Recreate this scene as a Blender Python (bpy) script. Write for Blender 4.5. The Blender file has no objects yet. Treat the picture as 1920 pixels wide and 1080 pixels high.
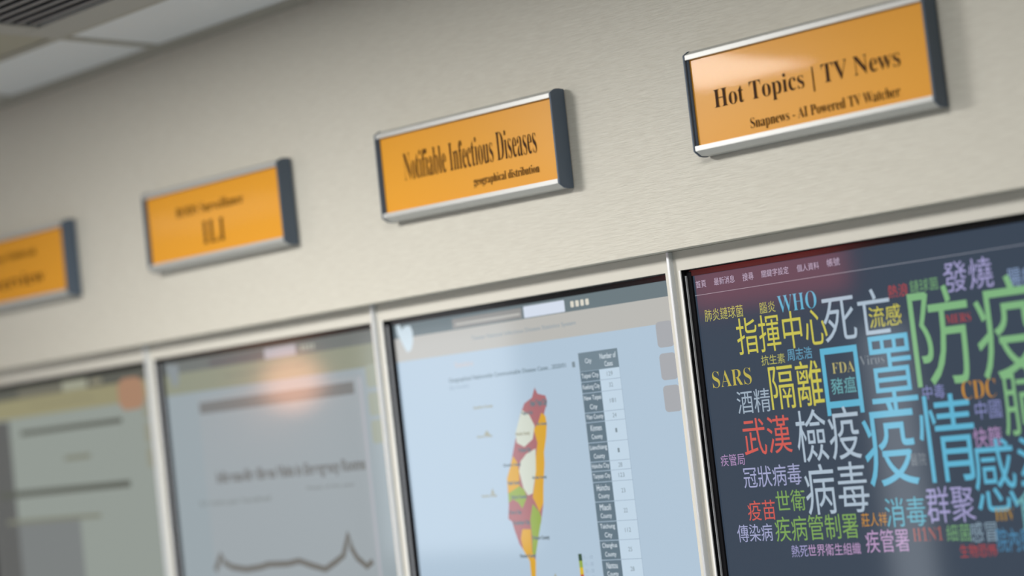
import bpy, bmesh, math
from mathutils import Matrix, Vector

S = bpy.context.scene
COL = S.collection
Z0 = 2.0                     # height of the lower edge of the fascia above the floor
P = 0.8                      # pitch of the display bays
ZC = Z0 + 0.675              # ceiling height


def lin(h, k=1.0):
    h = h.lstrip('#')
    o = []
    for i in (0, 2, 4):
        c = int(h[i:i + 2], 16) / 255
        o.append(k * (c / 12.92 if c <= .04045 else ((c + .055) / 1.055) ** 2.4))
    return (o[0], o[1], o[2], 1.0)


# ------------------------------------------------------------------ camera
F_PX = 3476.67
YAW, PITCH, ROLL = -0.719569, 0.0677401, -0.1131224
fwd = Vector((math.sin(YAW) * math.cos(PITCH), math.cos(YAW) * math.cos(PITCH), math.sin(PITCH)))
rt = Vector((math.cos(YAW), -math.sin(YAW), 0))
up = rt.cross(fwd)
R_ = math.cos(ROLL) * rt + math.sin(ROLL) * up
U_ = -math.sin(ROLL) * rt + math.cos(ROLL) * up
CAMPOS = Vector((2.056356, -2.766051, Z0 - 0.2688))
cam = bpy.data.cameras.new('camera')
co = bpy.data.objects.new('camera', cam)
COL.objects.link(co)
co.matrix_world = Matrix(((R_.x, U_.x, -fwd.x, CAMPOS.x), (R_.y, U_.y, -fwd.y, CAMPOS.y),
                          (R_.z, U_.z, -fwd.z, CAMPOS.z), (0, 0, 0, 1)))
cam.sensor_width = 36.0
cam.lens = F_PX / 1920 * 36.0
cam.clip_start = 0.05
cam.dof.use_dof = True
cam.dof.focus_distance = (Vector((0.045, 0.02, Z0)) - CAMPOS).dot(fwd)
cam.dof.aperture_fstop = 0.95
cam.dof.aperture_blades = 0
S.camera = co

# ------------------------------------------------------------------ world, light, exposure
w = bpy.data.worlds.new('world')
S.world = w
w.use_nodes = True
w.node_tree.nodes['Background'].inputs[0].default_value = (0.55, 0.65, 0.8, 1)
w.node_tree.nodes['Background'].inputs[1].default_value = 0.4


def area(name, loc, size, energy, color, rot=(0, 0, 0), spread=math.pi):
    d = bpy.data.lights.new(name, 'AREA')
    d.shape = 'RECTANGLE'
    d.size, d.size_y = size
    d.energy = energy
    d.color = color
    d.spread = spread
    o = bpy.data.objects.new(name, d)
    o.location = loc
    o.rotation_euler = rot
    COL.objects.link(o)
    return o


WARM = (1.0, 0.975, 0.935)
COOL_FILL = (0.78, 0.89, 1.0)
for lx, ly, sx, e in ((-3.7, -2.15, 1.2, 9), (-0.98, -1.62, .45, 62), (0.68, -1.5, .5, 24)):
    area('ceiling_lamp', (lx, ly, ZC - 0.012), (sx, 0.7), e, WARM)
for lx, e in ((-3.9, 5), (0.2, 5)):
    area('ceiling_lamp', (lx, -4.2, ZC - 0.012), (0.6, 1.2), e, COOL_FILL)  # cool fill, added unseen to tint the shadows blue

S.view_settings.view_transform = 'Standard'
S.view_settings.look = 'None'
S.view_settings.gamma = 1
S.view_settings.use_curve_mapping = False
S.view_settings.exposure = 0.07


# ------------------------------------------------------------------ materials
def mat(name, col, rough=.6, metal=0.0, spec=.5, coat=0.0, emit=None, estr=1.0):
    m = bpy.data.materials.new(name)
    m.use_nodes = True
    b = m.node_tree.nodes['Principled BSDF']
    b.inputs['Base Color'].default_value = col
    b.inputs['Roughness'].default_value = rough
    b.inputs['Metallic'].default_value = metal
    b.inputs['Specular IOR Level'].default_value = spec
    b.inputs['Coat Weight'].default_value = coat
    b.inputs['Coat Roughness'].default_value = .06
    if emit:
        b.inputs['Emission Color'].default_value = emit
        b.inputs['Emission Strength'].default_value = estr
    return m


def grain(m, sc, strength, dist, col2=None, mix=.5, detail=4):
    """Noise grain stretched along the board, as bump and a faint tint."""
    nt = m.node_tree
    b = nt.nodes['Principled BSDF']
    tc = nt.nodes.new('ShaderNodeTexCoord')
    mp = nt.nodes.new('ShaderNodeMapping')
    mp.inputs['Scale'].default_value = sc
    nz = nt.nodes.new('ShaderNodeTexNoise')
    nz.inputs['Scale'].default_value = 1
    nz.inputs['Detail'].default_value = detail
    nz.inputs['Distortion'].default_value = .6
    bp = nt.nodes.new('ShaderNodeBump')
    bp.inputs['Strength'].default_value = strength
    bp.inputs['Distance'].default_value = dist
    nt.links.new(tc.outputs['Object'], mp.inputs['Vector'])
    nt.links.new(mp.outputs['Vector'], nz.inputs['Vector'])
    nt.links.new(nz.outputs['Fac'], bp.inputs['Height'])
    nt.links.new(bp.outputs['Normal'], b.inputs['Normal'])
    if col2:
        mx = nt.nodes.new('ShaderNodeMix')
        mx.data_type = 'RGBA'
        mx.inputs['A'].default_value = b.inputs['Base Color'].default_value
        mx.inputs['B'].default_value = col2
        rp = nt.nodes.new('ShaderNodeMapRange')
        rp.inputs['From Min'].default_value = .35
        rp.inputs['From Max'].default_value = .65
        rp.inputs['To Max'].default_value = mix
        nt.links.new(nz.outputs['Fac'], rp.inputs['Value'])
        nt.links.new(rp.outputs['Result'], mx.inputs['Factor'])
        nt.links.new(mx.outputs['Result'], b.inputs['Base Color'])
    return m


M = {}
M['laminate'] = grain(mat('cream_laminate', (.74, .72, .635, 1), .45, spec=.35), (30, 30, 360), .95, .0012,
                      (.665, .64, .56, 1), .85)
M['trim'] = grain(mat('cream_trim', (.72, .70, .63, 1), .5, spec=.3), (90, 90, 90), .08, .0005)
M['edge'] = mat('white_edge', (.95, .95, .93, 1), .35)
M['alu'] = grain(mat('aluminium', (.80, .83, .86, 1), .38, .35), (900, 900, 30), .05, .0002)
M['rail'] = grain(mat('satin_rail', (.60, .615, .605, 1), .42, .4), (30, 900, 900), .05, .0002)
M['cap'] = grain(mat('slate_plastic', (.102, .138, .190, 1), .5, spec=.4), (700, 700, 700), .1, .0002)
M['dark'] = mat('dark_plastic', (.012, .012, .014, 1), .35)
M['orange'] = grain(mat('orange_card', (.87, .385, .024, 1), .4, spec=.35, coat=.12), (3, 3, 5), .12, .004, detail=1)
M['ink'] = mat('black_ink', (.050, .020, .009, 1), .6, spec=.15)
M['tile'] = grain(mat('ceiling_tile', (.80, .83, .84, 1), .9, spec=.1), (60, 60, 60), .2, .001)
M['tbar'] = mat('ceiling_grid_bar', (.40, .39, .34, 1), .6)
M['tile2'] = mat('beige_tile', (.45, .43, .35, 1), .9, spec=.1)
M['vent'] = mat('vent_metal', (.42, .42, .39, 1), .5)
M['slat'] = mat('vent_slat', (.24, .235, .24, 1), .5)
M['duct'] = mat('duct_grey', (.25, .25, .25, 1), .7)
M['matte'] = mat('matte_black', (.010, .010, .012, 1), .9, spec=.1)
M['daylight'] = mat('daylight_pane', (.02, .02, .02, 1), .3, emit=(.86, .93, 1.0, 1), estr=2.9)
M['redlit'] = mat('red_lit_face', (.02, .01, .01, 1), .3, emit=(2.6, .38, .36, 1))
M['globe'] = mat('lamp_globe', (.5, .4, .3, 1), .3, emit=(9.0, 4.2, 2.4, 1))
M['plaster'] = mat('room_paint', (.42, .43, .44, 1), .8)
M['floor'] = grain(mat('floor_vinyl', (.40, .43, .46, 1), .5), (8, 8, 8), .05, .001, (.36, .39, .42, 1))
M['bezel'] = mat('gloss_black', (.006, .006, .007, 1), .12, spec=.6)
M['lip'] = mat('silver_lip', (.80, .82, .86, 1), .35, .2)


def glow(name, col, k=1.0):
    """A lit display pixel colour under a glossy front glass."""
    if name not in M:
        M[name] = mat(name, (.01, .01, .012, 1), .06, spec=.5, emit=col, estr=k)
    return M[name]


# ------------------------------------------------------------------ helpers
def link(name, me, m=None, parent=None):
    o = bpy.data.objects.new(name, me)
    COL.objects.link(o)
    if m is not None:
        for mm in (m if isinstance(m, (list, tuple)) else [m]):
            me.materials.append(mm)
    if parent:
        o.parent = parent
    return o


def box(bm, x0, x1, y0, y1, z0, z1, mi=0):
    v = [bm.verts.new((x, y, z)) for z in (z0, z1) for y in (y0, y1) for x in (x0, x1)]
    for f in ((0, 2, 3, 1), (4, 5, 7, 6), (0, 1, 5, 4), (2, 6, 7, 3), (0, 4, 6, 2), (1, 3, 7, 5)):
        fc = bm.faces.new([v[i] for i in f])
        fc.material_index = mi


def prism(bm, prof, x0, x1, mi=0):
    """Profile of (y, z) points swept along x."""
    a = [bm.verts.new((x0, y, z)) for y, z in prof]
    b = [bm.verts.new((x1, y, z)) for y, z in prof]
    n = len(prof)
    fs = [bm.faces.new(a), bm.faces.new(b[::-1])]
    for i in range(n):
        fs.append(bm.faces.new((a[i], b[i], b[(i + 1) % n], a[(i + 1) % n])))
    for f in fs:
        f.material_index = mi
    bmesh.ops.recalc_face_normals(bm, faces=fs)


def done(name, bm, m, parent=None, bevel=0.0, seg=2):
    if bevel:
        bmesh.ops.bevel(bm, geom=list(bm.edges), offset=bevel, segments=seg, affect='EDGES', clamp_overlap=True)
    me = bpy.data.meshes.new(name)
    bm.to_mesh(me)
    bm.free()
    return link(name, me, m, parent)


def boxes(name, L, m, parent=None, bevel=0.0):
    bm = bmesh.new()
    for b in L:
        box(bm, *b)
    return done(name, bm, m, parent, bevel)


def structure(o, label=None):
    o['kind'] = 'structure'
    if label:
        o['label'] = label
    return o


def thing(name, label, cat, loc, group=None, tilt=0.0):
    o = bpy.data.objects.new(name, None)
    COL.objects.link(o)
    o.empty_display_size = .05
    o.location = loc
    o.rotation_euler = (0, tilt, 0)
    o['label'] = label
    o['category'] = cat
    if group:
        o['group'] = group
    return o


def serif(t):
    r = []
    for ch in t:
        if 'A' <= ch <= 'Z':
            r.append(chr(0x1D400 + ord(ch) - 65))
        elif 'a' <= ch <= 'z':
            r.append(chr(0x1D41A + ord(ch) - 97))
        elif '0' <= ch <= '9':
            r.append(chr(0x1D7CE + ord(ch) - 48))
        else:
            r.append(ch)
    return ''.join(r)


def glyphs(text, offset=0.0, res=4):
    """The outline of a line of text as a mesh in the x-y plane."""
    c = bpy.data.curves.new('lettering', 'FONT')
    c.body = text
    c.resolution_u = res
    c.offset = offset
    o = bpy.data.objects.new('lettering', c)
    COL.objects.link(o)
    dg = bpy.context.evaluated_depsgraph_get()
    me = bpy.data.meshes.new_from_object(o.evaluated_get(dg))
    bpy.data.objects.remove(o)
    bpy.data.curves.remove(c)
    return me


def bounds(me):
    xs = [v.co.x for v in me.vertices]
    ys = [v.co.y for v in me.vertices]
    return min(xs), max(xs), min(ys), max(ys)


def stand(me, fx, fz, y):
    for v in me.vertices:
        v.co = (fx(v.co.x), y, fz(v.co.y))
    me.update()
    return me


def fit_text(name, text, x0, z0, x1, z1, y, m, parent, font=0, offset=0.0, res=4):
    """Text whose ink fills the rectangle x0..x1, z0..z1 on the plane y."""
    me = glyphs(serif(text) if font else text, offset, res)
    a, b, c, d = bounds(me)
    kx, kz = (x1 - x0) / (b - a), (z1 - z0) / (d - c)
    stand(me, lambda x: x0 + (x - a) * kx, lambda z: z0 + (z - c) * kz, y)
    me.materials.clear()
    return link(name, me, m, parent)


CAPH = {}


def line_text(name, text, x0, x1, base, cap, y, m, parent, font=1, offset=0.0):
    """Text on a baseline, with given left and right ends and capital height."""
    key = (font, offset)
    if key not in CAPH:
        h = glyphs(serif('H') if font else 'H', offset)
        CAPH[key] = bounds(h)[3]
        bpy.data.meshes.remove(h)
    me = glyphs(serif(text) if font else text, offset, 6)
    a, b, c, d = bounds(me)
    kx, kz = (x1 - x0) / (b - a), cap / CAPH[key]
    stand(me, lambda x: x0 + (x - a) * kx, lambda z: base + z * kz, y)
    me.materials.clear()
    return link(name, me, m, parent)


def flat(name, pts, y, m, parent):
    """A filled outline on the plane y."""
    bm = bmesh.new()
    vs = [bm.verts.new((x, y, z)) for x, z in pts]
    f = bm.faces.new(vs)
    f.normal_update()
    if f.normal.y > 0:
        f.normal_flip()
    bmesh.ops.triangulate(bm, faces=[f])
    return done(name, bm, m, parent)


def rect(name, x0, z0, x1, z1, y, m, parent):
    return flat(name, [(x0, z0), (x1, z0), (x1, z1), (x0, z1)], y, m, parent)


def rrect(x0, z0, x1, z1, r, n=5):
    p = []
    for cx, cz, a0 in ((x1 - r, z1 - r, 0), (x0 + r, z1 - r, 90), (x0 + r, z0 + r, 180), (x1 - r, z0 + r, 270)):
        for i in range(n + 1):
            a = math.radians(a0 + 90 * i / n)
            p.append((cx + r * math.cos(a), cz + r * math.sin(a)))
    return p


def stroke(name, pts, wd, y, m, parent):
    """A drawn line of even width on the plane y."""
    bm = bmesh.new()
    L, Rr = [], []
    for i, p in enumerate(pts):
        a = Vector(pts[max(i - 1, 0)])
        b = Vector(pts[min(i + 1, len(pts) - 1)])
        t = (b - a).normalized()
        n = Vector((-t.y, t.x)) * wd / 2
        L.append(bm.verts.new((p[0] + n.x, y, p[1] + n.y)))
        Rr.append(bm.verts.new((p[0] - n.x, y, p[1] - n.y)))
    for i in range(len(pts) - 1):
        bm.faces.new((L[i], Rr[i], Rr[i + 1], L[i + 1]))
    return done(name, bm, m, parent)


# ------------------------------------------------------------------ the room
XL, XR, YF = -6.4, 4.2, -5.2
structure(boxes('floor', [(XL, XR, YF, .2, -.06, 0)], M['floor']))
structure(boxes('wall_back', [(XL, XR, 0, .12, Z0, ZC)], M['laminate']),
          'cream laminate fascia wall with a fine horizontal grain above the displays')
structure(boxes('wall_back_recess', [(XL, XR, .12, .2, 0, ZC)], M['plaster']))
structure(boxes('wall_left', [(XL - .1, XL, YF, .2, 0, ZC)], M['plaster']))
structure(boxes('wall_right', [(XR, XR + .1, YF, .2, 0, ZC)], M['plaster']))
structure(boxes('wall_front', [(XL, XR, YF - .1, YF, 0, ZC)], M['plaster']))

# ceiling: grid bars with tiles laid in, the first row cut narrow along the wall
XJ, YJ, TB = -1.335, -0.322, 0.024
bm = bmesh.new()
xs = sorted([XJ + i * 0.605 for i in range(-9, 10) if XL < XJ + i * .605 < XR])
xs = [XL] + xs + [XR]
ys = [-0.055]
y = YJ
while y > YF:
    ys.append(y)
    y -= .605
ys.append(YF)
box(bm, XL, XR, YF, .2, ZC + .012, ZC + .08, 1)
box(bm, XL, XR, -0.055, 0, ZC, ZC + .012, 1)
for x in xs[1:-1]:
    box(bm, x - TB / 2, x + TB / 2, YF, -.055, ZC, ZC + .012, 1)
for yy in ys[1:-1]:
    for a, b in zip(xs[:-1], xs[1:]):
        box(bm, a + TB / 2, b - TB / 2, yy - TB / 2, yy + TB / 2, ZC, ZC + .012, 1)
for j, (b, a) in enumerate(zip(ys[:-1], ys[1:])):
    for c, d in zip(xs[:-1], xs[1:]):
        if j == 1 and abs(c - XJ) < .01:
            continue                                   # the air vent sits in this cell
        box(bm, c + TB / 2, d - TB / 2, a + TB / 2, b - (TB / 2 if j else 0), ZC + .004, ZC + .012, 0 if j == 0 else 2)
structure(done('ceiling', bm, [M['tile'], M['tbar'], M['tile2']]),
          'suspended ceiling of pale tiles in a dull metal grid')

# the air vent in the second row of the ceiling
vx0, vx1, vy1, vy0 = XJ + TB / 2, XJ + .605 - TB / 2, YJ - TB / 2, YJ - .605 + TB / 2
vent = thing('ceiling_vent', 'grey slatted air vent set in the ceiling in the upper left corner', 'vent',
             ((vx0 + vx1) / 2, (vy0 + vy1) / 2, ZC))
hx, hy = (vx1 - vx0) / 2, (vy1 - vy0) / 2
bd = .07
bm = bmesh.new()
for b in ((-hx, hx, hy - .095, hy), (-hx, hx, -hy, -hy + bd), (-hx, -hx + bd, -hy + bd, hy - .095),
          (hx - bd, hx, -hy + bd, hy - .095)):
    box(bm, b[0], b[1], b[2], b[3], -.004, .008)
done('vent_frame', bm, M['vent'], vent, .001)
boxes('duct_box', [(-hx + bd, hx - bd, -hy + bd, hy - .095, .010, .0118)], M['duct'], vent)
n = 13
for i in range(n):
    yy = hy - .095 - (i + .5) * (2 * hy - .095 - bd) / n
    bm = bmesh.new()
    prism(bm, [(yy - .0155, .000), (yy - .0145, -.002), (yy + .0145, .005), (yy + .0135, .007)], -hx + bd, hx - bd)
    done('slat', bm, M['slat'], vent)

# windows and lights on the far sides of the room, which the glossy displays mirror
def window(n, x0, x1, z0, z1, yw):
    bm = bmesh.new()
    f = .05
    for q in ((x0, x1, z0, z0 + f), (x0, x1, z1 - f, z1), (x0, x0 + f, z0 + f, z1 - f), (x1 - f, x1, z0 + f, z1 - f)):
        box(bm, q[0], q[1], yw, yw + .04, q[2], q[3])
    o = structure(done('window_%d' % n, bm, M['edge']), 'daylit window on the opposite wall')
    boxes('window_pane', [(x0 + f, x1 - f, yw + .004, yw + .012, z0 + f, z1 - f)], M['daylight'], o)


window(1, -6.3, -5.0, .9, 2.35, YF)
window(2, -2.78, -2.44, .3, 2.0, YF)
board = thing('lit_board', 'red lit board on the opposite wall, mirrored in the word cloud display', 'board', (-3.25, YF, 2.33))
boxes('board_frame', [(-.52, .52, .001, .05, -.20, .20)], M['dark'], board, .004)
boxes('board_face', [(-.49, .49, .05, .056, -.17, .17)], M['redlit'], board)
lamp = thing('wall_lamp', 'round peach wall lamp mirrored in the chart display', 'lamp', (XL, -4.48, 2.07))
bm = bmesh.new()
bmesh.ops.create_cone(bm, cap_ends=True, segments=32, radius1=.06, radius2=.05, depth=.03,
                      matrix=Matrix.Translation((.016, 0, 0)) @ Matrix.Rotation(math.pi / 2, 4, 'Y'))
done('lamp_base', bm, M['rail'], lamp)
bm = bmesh.new()
bmesh.ops.create_uvsphere(bm, u_segments=24, v_segments=16, radius=.17, matrix=Matrix.Translation((.21, 0, 0)))
done('lamp_globe', bm, M['globe'], lamp)

# bay surrounds, metal strips, lower panels
OX, OW, OT, OB = 0.0175, 0.7646, -0.0375, -1.40
for i, k in enumerate((0, -1, -2, -3)):
    bm = bmesh.new()
    x0, x1 = k * P + .003, (k + 1) * P - .003
    a, b = k * P + OX, k * P + OX + OW
    y0, y1 = .04, .075
    box(bm, x0, a, y0, y1, Z0 - 1.46, Z0 - .0005)
    box(bm, b, x1, y0, y1, Z0 - 1.46, Z0 - .0005)
    box(bm, a, b, y0, y1, Z0 + OT, Z0 - .0005)
    box(bm, a, b, y0, y1, Z0 - 1.46, Z0 + OB)
    structure(done('trim_%d' % (i + 1), bm, M['trim']), 'cream board surround framing a wall display')
    bm = bmesh.new()
    box(bm, a - .0036, a + .0002, y0 - .0010, y0 + .002, Z0 + OB, Z0 + OT)  # specular glint of the edge put into the white colour
    structure(done('trim_%d' % (i + 11), bm, M['edge']), 'thin edge strip, whitened for its glint, beside a wall display')
    structure(boxes('trim_%d' % (i + 21), [(a, a + .0006, y0 + .002, y1, Z0 + OB, Z0 + OT)], M['matte']),  # jamb covered in black to stand in for the shadowed gap
              'black strip for the shaded gap inside the left edge of a display opening')
for i, k in enumerate((1, 0, -1, -2, -3)):
    bm = bmesh.new()
    box(bm, k * P - .003, k * P + .003, .0275, .075, Z0 - 1.46, Z0 - .0005)
    structure(done('trim_%d' % (i + 5), bm, M['alu'], None, .0008), 'slim upright aluminium strip between two displays')
structure(boxes('wall_lower', [(XL, XR, .05, .12, 0, Z0 - 1.46)], M['laminate']))
structure(boxes('wall_back_left', [(XL, -3 * P - .003, .04, .12, Z0 - 1.46, Z0)], M['laminate']))
structure(boxes('wall_back_right', [(P + .003, XR, .04, .12, Z0 - 1.46, Z0)], M['laminate']))

# ------------------------------------------------------------------ wall signs
SW, SH = 0.4735, 0.157
YO = -0.036                       # plane of the orange insert
YFN = -0.045                      # front of the rails


def sign(x, z, tilt, label):
    t = thing('wall_sign', label, 'sign', (x, 0, Z0 + z), 'orange signs above the displays', tilt)
    hw, hh = SW / 2, SH / 2
    H1 = hh + .0085               # height of the front face
    H2 = H1 + .0085               # height at the wall after the chamfer
    boxes('back_plate', [(-hw, hw, -.030, -.001, -H2 + .004, H2 - .004)], M['rail'], t)
    for s in (1, -1):
        bm = bmesh.new()
        pf = [(YFN, s * hh), (YFN, s * H1), (-.028, s * H2), (-.002, s * H2), (-.002, s * hh)]
        prism(bm, pf, -hw - .004, hw + .001)
        done('top_rail' if s > 0 else 'bottom_rail', bm, M['rail'], t, .0006)
    e = .0006
    pc = [(YFN - e, -H1 - e), (YFN - e, H1 + e), (-.030, H2 + e), (-.018, H2 + .0016), (-.004, H2 + .001),
          (-.004, -H2 - .001), (-.018, -H2 - .0016), (-.030, -H2 - e)]
    for s in (-1, 1):
        bm = bmesh.new()
        if s < 0:
            prism(bm, pc, -hw - .0082, -hw - .004)
            box(bm, -hw - .004, -hw, -.0405, -.03, -hh, hh)
        else:
            prism(bm, pc, hw + .001, hw + .0058)
        done('end_cap', bm, M['cap'], t, .0008)
    # insert, very slightly bowed like a card sprung under its rails
    bm = bmesh.new()
    nx, nz = 24, 10
    g = [[bm.verts.new((-hw + SW * i / nx, YO - .0004 * (1 - (2 * j / nz - 1) ** 2) * (1 - (2 * i / nx - 1) ** 8),
                        -hh + SH * j / nz)) for j in range(nz + 1)] for i in range(nx + 1)]
    for i in range(nx):
        for j in range(nz):
            bm.faces.new((g[i][j], g[i + 1][j], g[i + 1][j + 1], g[i][j + 1])).smooth = True
    ins = done('insert_card', bm, M['orange'], t)
    return t, ins


YT = YO - .0016
t, ins = sign(.3846, .2486, .0055, 'orange wall sign reading Hot Topics and TV News, the rightmost and largest in view')
line_text('title_lettering', 'Hot Topics | TV News', -.193, .183, -.0172, .032, YT, M['ink'], ins, 1, -.0095)
line_text('subtitle_lettering', 'Snapnews - AI Powered TV Watcher', -.122, .176, -.0668, .0178, YT, M['ink'], ins, 1, -.010)
t, ins = sign(-.4183, .2503, .014, 'orange wall sign reading Notifiable Infectious Diseases, second from the right')
line_text('title_lettering', 'Notifiable Infectious Diseases', -.174, .187, -.0190, .056, YT, M['ink'], ins, 1, -.012)
line_text('subtitle_lettering', 'geographical distribution', .015, .188, -.0578, .0165, YT, M['ink'], ins, 1, -.010)
t, ins = sign(-1.2117, .2540, .004, 'orange wall sign reading ILI under a line of small lettering, blurred')
line_text('subtitle_lettering', 'RODS Surveillance', -.131, .108, .018, .022, YT, M['ink'], ins, 1, -.010)
line_text('title_lettering', 'ILI', -.043, .036, -.056, .052, YT, M['ink'], ins, 1, -.012)
t, ins = sign(-2.0257, .2445, .004, 'orange wall sign cut off by the left edge of the photo, heavily blurred')
line_text('subtitle_lettering', 'Disease Outbreak', -.125, .113, .026, .019, YT, M['ink'], ins, 1, -.010)
line_text('title_lettering', 'Overview', -.14, .138, -.045, .031, YT, M['ink'], ins, 1, -.006)

# ------------------------------------------------------------------ wall displays
YS = .058


def display(k, label, screen_mat):
    t = thing('wall_display', label, 'display', (k * P, 0, Z0), 'upright displays set into the wall')
    a, b, tp, bt = OX + .003, OX + OW - .003, OT - .002, OB + .003
    bw, br, yf = .0108, .0045, .0490
    bm = bmesh.new()
    for q in ((b - br, b, bt, tp), (a, b - br, tp - bw, tp), (a, b - br, bt, bt + bw)):
        box(bm, q[0], q[1], .0535, .066, q[2], q[3])
    done('bezel', bm, M['bezel'], t, .0006)
    boxes('side_bezel', [(a, a + bw, .0528, .066, bt + bw, tp - bw + .009)], M['matte'], t)
    bm = bmesh.new()
    box(bm, a - .0002, a + .0014, yf - .0012, yf + .004, bt, tp - .009)
    done('silver_lip', bm, M['lip'], t, .0003)
    boxes('rear_housing', [(a + .02, b - .02, .068, .112, bt + .02, tp - .02)], M['dark'], t)
    return t, boxes('screen', [(a + bw - .002, b - br + .002, YS, YS + .006, bt + bw - .002, tp - bw + .002)], screen_mat, t)


AX0, AX1, AZ1, AZ0 = OX + .0138, OX + OW - .0076, OT - .0128, OB + .0138     # lit area

# --- the word cloud on the nearest display
WORDS= [('首頁', 0, 0.0362, -0.0743, 0.0594, -0.0603, 'w'),
 ('最新消息', 0, 0.0777, -0.0741, 0.1239, -0.0602, 'w'),
 ('搜尋', 0, 0.1418, -0.0746, 0.1658, -0.0604, 'w'),
 ('關鍵字設定', 0, 0.1836, -0.0739, 0.2418, -0.0605, 'w'),
 ('個人資料', 0, 0.2595, -0.074, 0.3058, -0.061, 'w'),
 ('帳號', 0, 0.3227, -0.0733, 0.3486, -0.0593, 'w'),
 ('肺炎鏈球菌', 0, 0.0476, -0.1385, 0.1339, -0.116, 'y2'),
 ('腦炎', 0, 0.1701, -0.1384, 0.2044, -0.1179, 'y2'),
 ('WHO', 1, 0.2101, -0.1415, 0.2919, -0.1105, 'b'),
 ('指揮中心', 0, 0.1136, -0.208, 0.306, -0.141, 'y'),
 ('死亡', 0, 0.3007, -0.2057, 0.4365, -0.1227, 'g'),
 ('流感', 0, 0.3929, -0.1908, 0.456, -0.1539, 'y'),
 ('熱浪', 0, 0.4362, -0.144, 0.4753, -0.121, 'r2'),
 ('鏈球菌', 0, 0.4792, -0.1402, 0.5331, -0.1185, 'n2'),
 ('發燒', 0, 0.5443, -0.1486, 0.6346, -0.0971, 'v'),
 ('腸病毒', 0, 0.6599, -0.1537, 0.7332, -0.1224, 'v2'),
 ('防疫', 0, 0.4709, -0.3014, 0.7085, -0.1321, 'n'),
 ('MERS', 1, 0.5391, -0.2004, 0.585, -0.185, 'r2'),
 ('口罩', 0, 0.2859, -0.338, 0.4684, -0.205, 'b'),
 ('FDA', 1, 0.3066, -0.261, 0.3518, -0.2421, 't'),
 ('豬瘟', 0, 0.3002, -0.2976, 0.3505, -0.2689, 'c'),
 ('Virus', 1, 0.3641, -0.253, 0.4127, -0.2365, 'k'),
 ('抗生素', 0, 0.1604, -0.232, 0.2114, -0.2138, 'y2'),
 ('周志浩', 0, 0.2171, -0.2297, 0.2692, -0.208, 'b2'),
 ('隔離', 0, 0.1719, -0.3139, 0.2835, -0.2324, 'y'),
 ('SARS', 1, 0.0478, -0.2625, 0.1347, -0.2319, 't2'),
 ('酒精', 0, 0.0966, -0.3153, 0.1695, -0.2727, 'g2'),
 ('武漢', 0, 0.1008, -0.3922, 0.2042, -0.3244, 'r'),
 ('檢疫', 0, 0.2158, -0.4126, 0.3464, -0.3193, 'g'),
 ('疾管局', 0, 0.0446, -0.408, 0.0981, -0.3861, 'p2'),
 ('冠狀病毒', 0, 0.0906, -0.451, 0.2158, -0.4124, 'v3'),
 ('病毒', 0, 0.2202, -0.5065, 0.3495, -0.417, 'g'),
 ('疫情', 0, 0.3511, -0.4645, 0.5653, -0.3157, 'b'),
 ('醫院', 0, 0.4386, -0.4331, 0.4684, -0.4115, 'k'),
 ('中毒', 0, 0.4781, -0.323, 0.52, -0.2988, 'v4'),
 ('CDC', 1, 0.5515, -0.3296, 0.6136, -0.2986, 'o'),
 ('中國', 0, 0.5711, -0.3644, 0.6183, -0.3335, 'v4'),
 ('快篩', 0, 0.5616, -0.411, 0.6129, -0.378, 'p2'),
 ('肺炎', 0, 0.6218, -0.396, 0.7734, -0.2897, 'n'),
 ('感染', 0, 0.5539, -0.5191, 0.7126, -0.3978, 'b'),
 ('消毒', 0, 0.377, -0.5353, 0.4558, -0.4848, 'b3'),
 ('群聚', 0, 0.4582, -0.5326, 0.5481, -0.4707, 'v'),
 ('HIV', 1, 0.583, -0.5338, 0.6176, -0.5131, 'o2'),
 ('食安', 0, 0.6222, -0.554, 0.724, -0.4787, 'c'),
 ('疾管署', 0, 0.3305, -0.5779, 0.4163, -0.538, 'p'),
 ('莊人祥', 0, 0.3274, -0.5322, 0.3787, -0.5086, 'o'),
 ('H1N1', 1, 0.4248, -0.5616, 0.4817, -0.5379, 'r3'),
 ('細菌', 0, 0.489, -0.5646, 0.5339, -0.5356, 'n2'),
 ('感冒', 0, 0.533, -0.5672, 0.582, -0.5335, 'g3'),
 ('院內感染', 0, 0.5805, -0.5849, 0.6639, -0.5454, 'b4'),
 ('生物恐怖', 0, 0.51, -0.5922, 0.5778, -0.5698, 'r2'),
 ('世衛', 0, 0.1554, -0.4975, 0.218, -0.4593, 'n3'),
 ('疫苗', 0, 0.0916, -0.5107, 0.1519, -0.4742, 'r'),
 ('傳染病', 0, 0.0623, -0.5488, 0.1396, -0.5168, 'v3'),
 ('疾病管制署', 0, 0.1461, -0.5511, 0.3193, -0.5063, 'n3'),
 ('熱死', 0, 0.1755, -0.5801, 0.2103, -0.5584, 'v'),
 ('世界衛生組織', 0, 0.211, -0.5797, 0.3193, -0.5586, 'p')]
HUE = {'w': 'b9b4cc', 'y': 'd2cb55', 'y2': 'bdbb62', 'b': '62b9d9', 'b2': '6aa9c8', 'b3': '5bb0c6', 'b4': '4f8fb8',
       'g': 'b4c6d6', 'g2': 'a5b6c6', 'g3': '8ea6b6', 'r': 'd75f55', 'r2': 'b5484a', 'r3': 'a85f58', 'n': '84bb84',
       'n2': '76a874', 'n3': '83ad5b', 'v': 'a7a3d2', 'v2': '8fa6cc', 'v3': 'a9add4', 'v4': '8a8fc4', 'p': 'c29fcb',
       'p2': 'b593c2', 't': 'c3b873', 't2': 'c5b750', 'c': '6fb0b6', 'k': '7f8890', 'o': 'cf9335', 'o2': 'b58c32'}
disp, scr = display(0, 'tall wall display with a dark word cloud of coloured Chinese words', glow('slate_screen', lin('34404f')))
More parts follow.
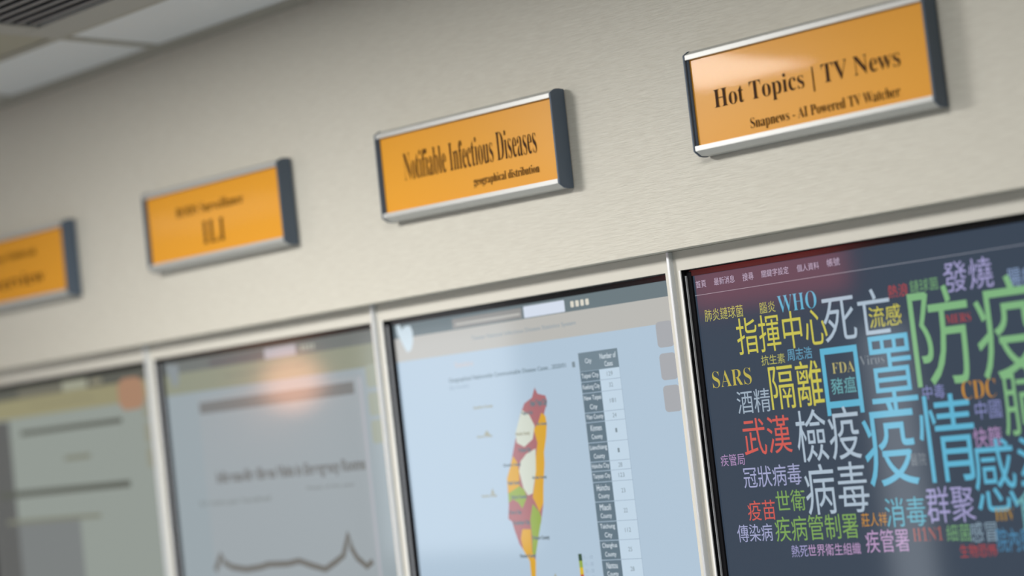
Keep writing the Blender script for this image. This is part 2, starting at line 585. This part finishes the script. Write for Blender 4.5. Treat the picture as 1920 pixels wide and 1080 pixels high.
for i, (tx, fo, x0, z0, x1, z1, h) in enumerate(WORDS):
    big = (z1 - z0) / 1.0
    fit_text('word', tx, x0, z0, x1, z1, YS - .0003 - .00001 * i, glow('lit_' + h, lin(HUE[h], .84)), scr, fo,
             -.012 if fo else 0.0)
rect('menu_rule', AX0, -.0879, AX1, -.0868, YS - .0003, glow('lit_rule', lin('8b8f9a')), scr)


# --- web page pieces shared by the other displays
def page(scr, c):
    y = YS
    rect('toolbar', AX0, -.0800, AX1, AZ1, y - .0002, c['bar'], scr)
    rect('header_band', AX0, -.1300, AX1, -.0800, y - .0002, c['band'], scr)
    rect('menu_tab', .2055, -.0775, .400, -.0570, y - .0003, c['tab'], scr)
    flat('search_box', rrect(.4055, -.0785, .5140, -.0553, .002), y - .0003, c['box'], scr)
    for i in range(4):
        x = .5295 + i * .0128
        flat('tool_icon', rrect(x, -.0722, x + .0085, -.0600, .002), y - .0003, c['icon'], scr)
    fit_text('header_text', 'Taiwan National Infectious Disease Statistics System', .255, -.1095, .537, -.0985, y - .0003,
             c['htext'], scr, 0)
    flat('logo', [(.040, -.052), (.050, -.050), (.056, -.062), (.066, -.056), (.082, -.056), (.088, -.070), (.086, -.092),
                  (.078, -.108), (.066, -.112), (.058, -.100), (.050, -.084), (.042, -.070)], y - .0003, c['logo'], scr)
    for z0, z1 in ((-.1750, -.1255), (-.2370, -.1862), (-.2976, -.2473)):
        flat('page_button', rrect(.7315, z0, .7705, z1, .008), y - .0003, c['btn'], scr)


def palette(tag, **kw):
    return {n: glow(tag + '_' + n, lin(v)) for n, v in kw.items()}


# --- the map page
disp, scr = display(-1, 'tall wall display with a pale web page of an island map and a grey table', glow('map_page', lin('abbfd0')))
c = palette('map', bar='67757a', band='b4b3ae', tab='8d8d8b', box='cfd8e6', icon='d6d2c4', htext='8294a0', logo='c3d3dc',
            btn='a3a5a9', dark='5f727e', grey='7b8a93', line='8fa2b4', pink='cdbcb6', red='a4686c', orange='d2a02c',
            green='8fa648', white='c9cfc2', tan='9f9f8c', head='6f818c', label='66747c', cell='bccfde', ink='dbe6ee')
page(scr, c)
rect('menu_text', .215, -.0715, .395, -.0665, YS - .0005, c['band'], scr)
fit_text('section_text', 'Statistics', .200, -.1585, .252, -.1475, YS - .0003, c['pink'], scr)
fit_text('title_text', 'Geographical Nationwide Communicable Disease Cases , 2020/01', .178, -.1905, .500, -.1790, YS - .0003,
         c['head'], scr, 0, .02)
fit_text('title_text', '(by month)', .178, -.2050, .232, -.1950, YS - .0003, c['line'], scr)
flat('download_icon', rrect(.516, -.190, .5235, -.179, .001), YS - .0003, c['grey'], scr)
TX0, TXM, TX1 = .5340, .5828, .6330
RZ = [-.1637, -.2005, -.2216, -.2439, -.2826, -.3016, -.3415, -.3792, -.3977, -.4190, -.4574, -.4962, -.5331, -.5709, -.609, -.647]
ROWS = [('Taipei City', '129'), ('Keelung City', '32'), ('New Taipei|City', '181'), ('Yilan County', '24'), ('Kinmen|County', '1'),
        ('Lienchiang|County', '1'), ('Hsinchu City', '28'), ('Taoyuan City', '123'), ('Hsinchu|County', '23'), ('Miaoli|County', '22'),
        ('Taichung|City', '112'), ('Changhua|County', '25'), ('Nantou|County', '28'), ('Yunlin|County', '21')]
rect('table_head', TX0, RZ[1], TX1, RZ[0], YS - .0003, c['head'], scr)
fit_text('table_text', 'City', .5500, -.188, .5660, -.176, YS - .0006, c['ink'], scr)
fit_text('table_text', 'Number of', .5880, -.181, .6280, -.170, YS - .0006, c['ink'], scr)
fit_text('table_text', 'Cases', .5980, -.196, .6180, -.186, YS - .0006, c['ink'], scr)
for i, (nm, val) in enumerate(ROWS):
    z1, z0 = RZ[i + 1], RZ[i + 2]
    rect('table_label_cell', TX0, z0 + .0006, TXM - .0006, z1 - .0006, YS - .0003, c['dark'], scr)
    rect('table_value_cell', TXM, z0 + .0006, TX1, z1 - .0004, YS - .0004, c['cell'], scr)
    rect('table_rule', TXM, z0 - .0003, TX1, z0 + .0006, YS - .0004, c['line'], scr)
    ps = nm.split('|')
    if len(ps) == 1:
        zz = [(z0 + z1) / 2]
    else:
        zz = [z1 - (z1 - z0) * .28, z1 - (z1 - z0) * .74]
    for s_, zc in zip(ps, zz):
        hw = min(.0215, .0023 * len(s_))
        fit_text('table_text', s_, (TX0 + TXM) / 2 - hw, zc - .0060, (TX0 + TXM) / 2 + hw, zc + .0060, YS - .0006, c['ink'], scr)
    hw = .0024 * len(val)
    xm = (TXM + TX1) / 2
    fit_text('table_text', val, xm - hw, (z0 + z1) / 2 - .0040, xm + hw, (z0 + z1) / 2 + .0045, YS - .0006, c['grey'], scr)
rect('table_edge', TX1, RZ[-1], TX1 + .0008, RZ[1], YS - .0004, c['line'], scr)
MAP = [('island_region', 'red', [(.412, -.2197), (.4176, -.2328), (.4377, -.2384), (.4408, -.2508), (.4288, -.2743), (.4331, -.2954),
        (.4272, -.3213), (.4173, -.3508), (.4154, -.3733), (.4056, -.418), (.4005, -.4516), (.3889, -.4888), (.3738, -.5221),
        (.3653, -.5521), (.3599, -.5746), (.3584, -.5972), (.356, -.63), (.348, -.63), (.3464, -.5969), (.3469, -.5666),
        (.3326, -.5433), (.3242, -.5316), (.3154, -.5045), (.3107, -.4852), (.3013, -.479), (.3071, -.4505), (.3087, -.4199),
        (.3101, -.397), (.3223, -.3747), (.3345, -.3449), (.3467, -.3152), (.3631, -.2744), (.3797, -.2491), (.4014, -.2396)]),
       ('island_region', 'orange', [(.4217, -.2718), (.4317, -.2783), (.4331, -.2954), (.4272, -.3213), (.4173, -.3508), (.4154, -.3733),
        (.4056, -.418), (.4005, -.4516), (.3878, -.4698), (.3796, -.4505), (.3738, -.4388), (.386, -.4016), (.3948, -.3568),
        (.4027, -.3308), (.3968, -.3038), (.4115, -.2898)]),
       ('island_region', 'white', [(.3702, -.2616), (.3888, -.2728), (.4004, -.2965), (.3914, -.3224), (.3665, -.3365), (.3475, -.3267),
        (.3469, -.3075)]),
       ('island_region', 'white', [(.3961, -.3417), (.3903, -.3868), (.375, -.4313), (.3618, -.4344), (.3515, -.4186), (.345, -.3838),
        (.3519, -.3652), (.3693, -.3512)]),
       ('island_region', 'orange', [(.3334, -.3525), (.3418, -.3645), (.345, -.3838), (.342, -.4142), (.3091, -.4276), (.3101, -.397),
        (.3223, -.3747)]),
       ('island_region', 'green', [(.342, -.4142), (.3535, -.4225), (.3587, -.438), (.3427, -.46), (.3343, -.4481), (.3201, -.4397),
        (.3077, -.4467), (.3086, -.4276)]),
       ('island_region', 'green', [(.3718, -.452), (.3878, -.4698), (.391, -.4813), (.3763, -.5222), (.3653, -.5521), (.355, -.5631),
        (.3604, -.5178), (.3605, -.4837)]),
       ('island_region', 'orange', [(.3364, -.5016), (.3591, -.5026), (.3558, -.5479), (.363, -.5671), (.3584, -.5972), (.356, -.63),
        (.348, -.63), (.3464, -.5969), (.3469, -.5666), (.3326, -.5433), (.3295, -.5203)])]
for i, (nm, h, pts) in enumerate(MAP):
    flat(nm, pts, YS - .0003 - .00003 * i, c[h], scr)
for (x0, z0), (x1, z1), h, nm in (((.347, -.3133), (.3862, -.3068), 'tan', 'Hsinchu County'), ((.3685, -.273), (.3999, -.2661), 'grey', 'Taoyuan City'),
                              ((.4054, -.2969), (.4337, -.2917), 'grey', 'Yilan County'), ((.3043, -.3735), (.3525, -.3683), 'grey', 'Changhua County'),
                              ((.31, -.4112), (.3435, -.404), 'grey', 'Yunlin County'), ((.3159, -.4402), (.3594, -.4335), 'grey', 'Chiayi County'),
                              ((.3792, -.4031), (.4176, -.3979), 'grey', 'Hualien County'), ((.305, -.4715), (.3396, -.4636), 'grey', 'Tainan City'),
                              ((.3145, -.4937), (.3593, -.4844), 'grey', 'Kaohsiung City'), ((.3607, -.5254), (.407, -.5178), 'grey', 'Taitung County'),
                              ((.3224, -.5601), (.3652, -.5528), 'grey', 'Pingtung County'), ((.239, -.2491), (.2937, -.2446), 'tan', 'Lienchiang County'),
                              ((.2406, -.309), (.2835, -.3055), 'tan', 'Kinmen County'), ((.2351, -.432), (.2778, -.4278), 'tan', 'Penghu County'),
                              ((.3495, -.3479), (.3839, -.3389), 'grey', 'Taichung City'), ((.3958, -.2601), (.4407, -.2451), 'grey', 'New Taipei City')):
    fit_text('map_label', nm, x0, z0 - .0012, x1, z1 + .0012, YS - .0007, c['label' if h == 'grey' else 'tan'], scr, 0, .06)
for p in ([(.2598, -.3046), (.2692, -.2949), (.278, -.306)], [(.2607, -.4268), (.2669, -.4136), (.2711, -.4274)],
          [(.404, -.605), (.4107, -.5919), (.4147, -.605)]):
    flat('islet', p, YS - .0003, c['tan'], scr)
for i, h in enumerate(('36503c', '8fa648', 'd2b42c', 'b8553c', '903038')):
    rect('legend_swatch', .4755, -.5700 - i * .0135, .4845, -.5565 - i * .0135, YS - .0003, glow('map_legend_' + h, lin(h)), scr)
    fit_text('legend_text', '%d - %d' % (i * 10 + 1, i * 10 + 10), .4900, -.5670 - i * .0135, .5120, -.5600 - i * .0135, YS - .0003,
             c['line'], scr)

# --- the chart page
disp, scr = display(-2, 'tall wall display with a grey web page of a line chart under a heading', glow('chart_page', lin('939ea3')))
c = palette('chart', bar='6c716e', band='8a8e7c', tab='656565', box='a9a9b0', icon='a3a89c', htext='757a70', logo='858d90', btn='959b8c',
            head='747675', line='6a6862', text='6f7470', paper='979fa3', frame='a6a8ae')
page(scr, c)
rect('chart_paper', .150, -.62, .715, -.145, YS - .0002, c['paper'], scr)
rect('heading_bar', .153, -.1840, .690, -.1570, YS - .0004, c['head'], scr)
rect('chart_frame', .706, -.62, .715, -.150, YS - .0004, c['frame'], scr)
fit_text('heading_text', 'Influenza-like Illness Visits in Emergency Rooms', .190, -.3600, .700, -.3240, YS - .0004, c['head'], scr, 0, .05)
fit_text('axis_text', 'Week of the year', .500, -.3880, .660, -.3770, YS - .0004, c['text'], scr, 0)
fit_text('legend_text', 'ILI visits per hundred', .120, -.4060, .374, -.3900, YS - .0004, c['text'], scr, 0)
stroke('chart_line', [(.1521, -.5571), (.1789, -.5184), (.186, -.5384), (.2147, -.5507), (.2641, -.5571), (.3143, -.5537),
       (.3446, -.5482), (.4122, -.5487), (.451, -.5437), (.496, -.5561), (.5362, -.5651), (.5705, -.5506), (.600, -.5362),
       (.6232, -.4879), (.6280, -.5217), (.6436, -.5438), (.6715, -.563), (.6909, -.5514)], .014, YS - .0005, c['line'], scr)

# --- the leftmost page
disp, scr = display(-3, 'tall wall display cut off by the left edge of the photo, blurred web page', glow('left_page', lin('8c938c')))
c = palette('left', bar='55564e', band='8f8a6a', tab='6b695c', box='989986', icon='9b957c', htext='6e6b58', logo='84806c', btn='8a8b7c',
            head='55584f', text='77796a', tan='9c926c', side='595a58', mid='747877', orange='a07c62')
page(scr, c)
flat('orange_reflection', rrect(.640, -.150, .745, -.070, .03), YS - .0004, c['orange'], scr)  # orange room reflection in the glass, painted as a glowing page shape
rect('side_panel', AX0, -.90, .150, -.135, YS - .0003, c['side'], scr)
rect('side_panel', .150, -.90, .430, -.400, YS - .0003, c['mid'], scr)
rect('heading_bar', .200, -.1790, .645, -.1660, YS - .0004, c['head'], scr)
rect('heading_bar', .074, -.3400, .655, -.3230, YS - .0004, c['head'], scr)
rect('text_line', .388, -.2570, .500, -.2450, YS - .0004, c['text'], scr)
rect('text_line', .100, -.4100, .520, -.3990, YS - .0004, c['text'], scr)
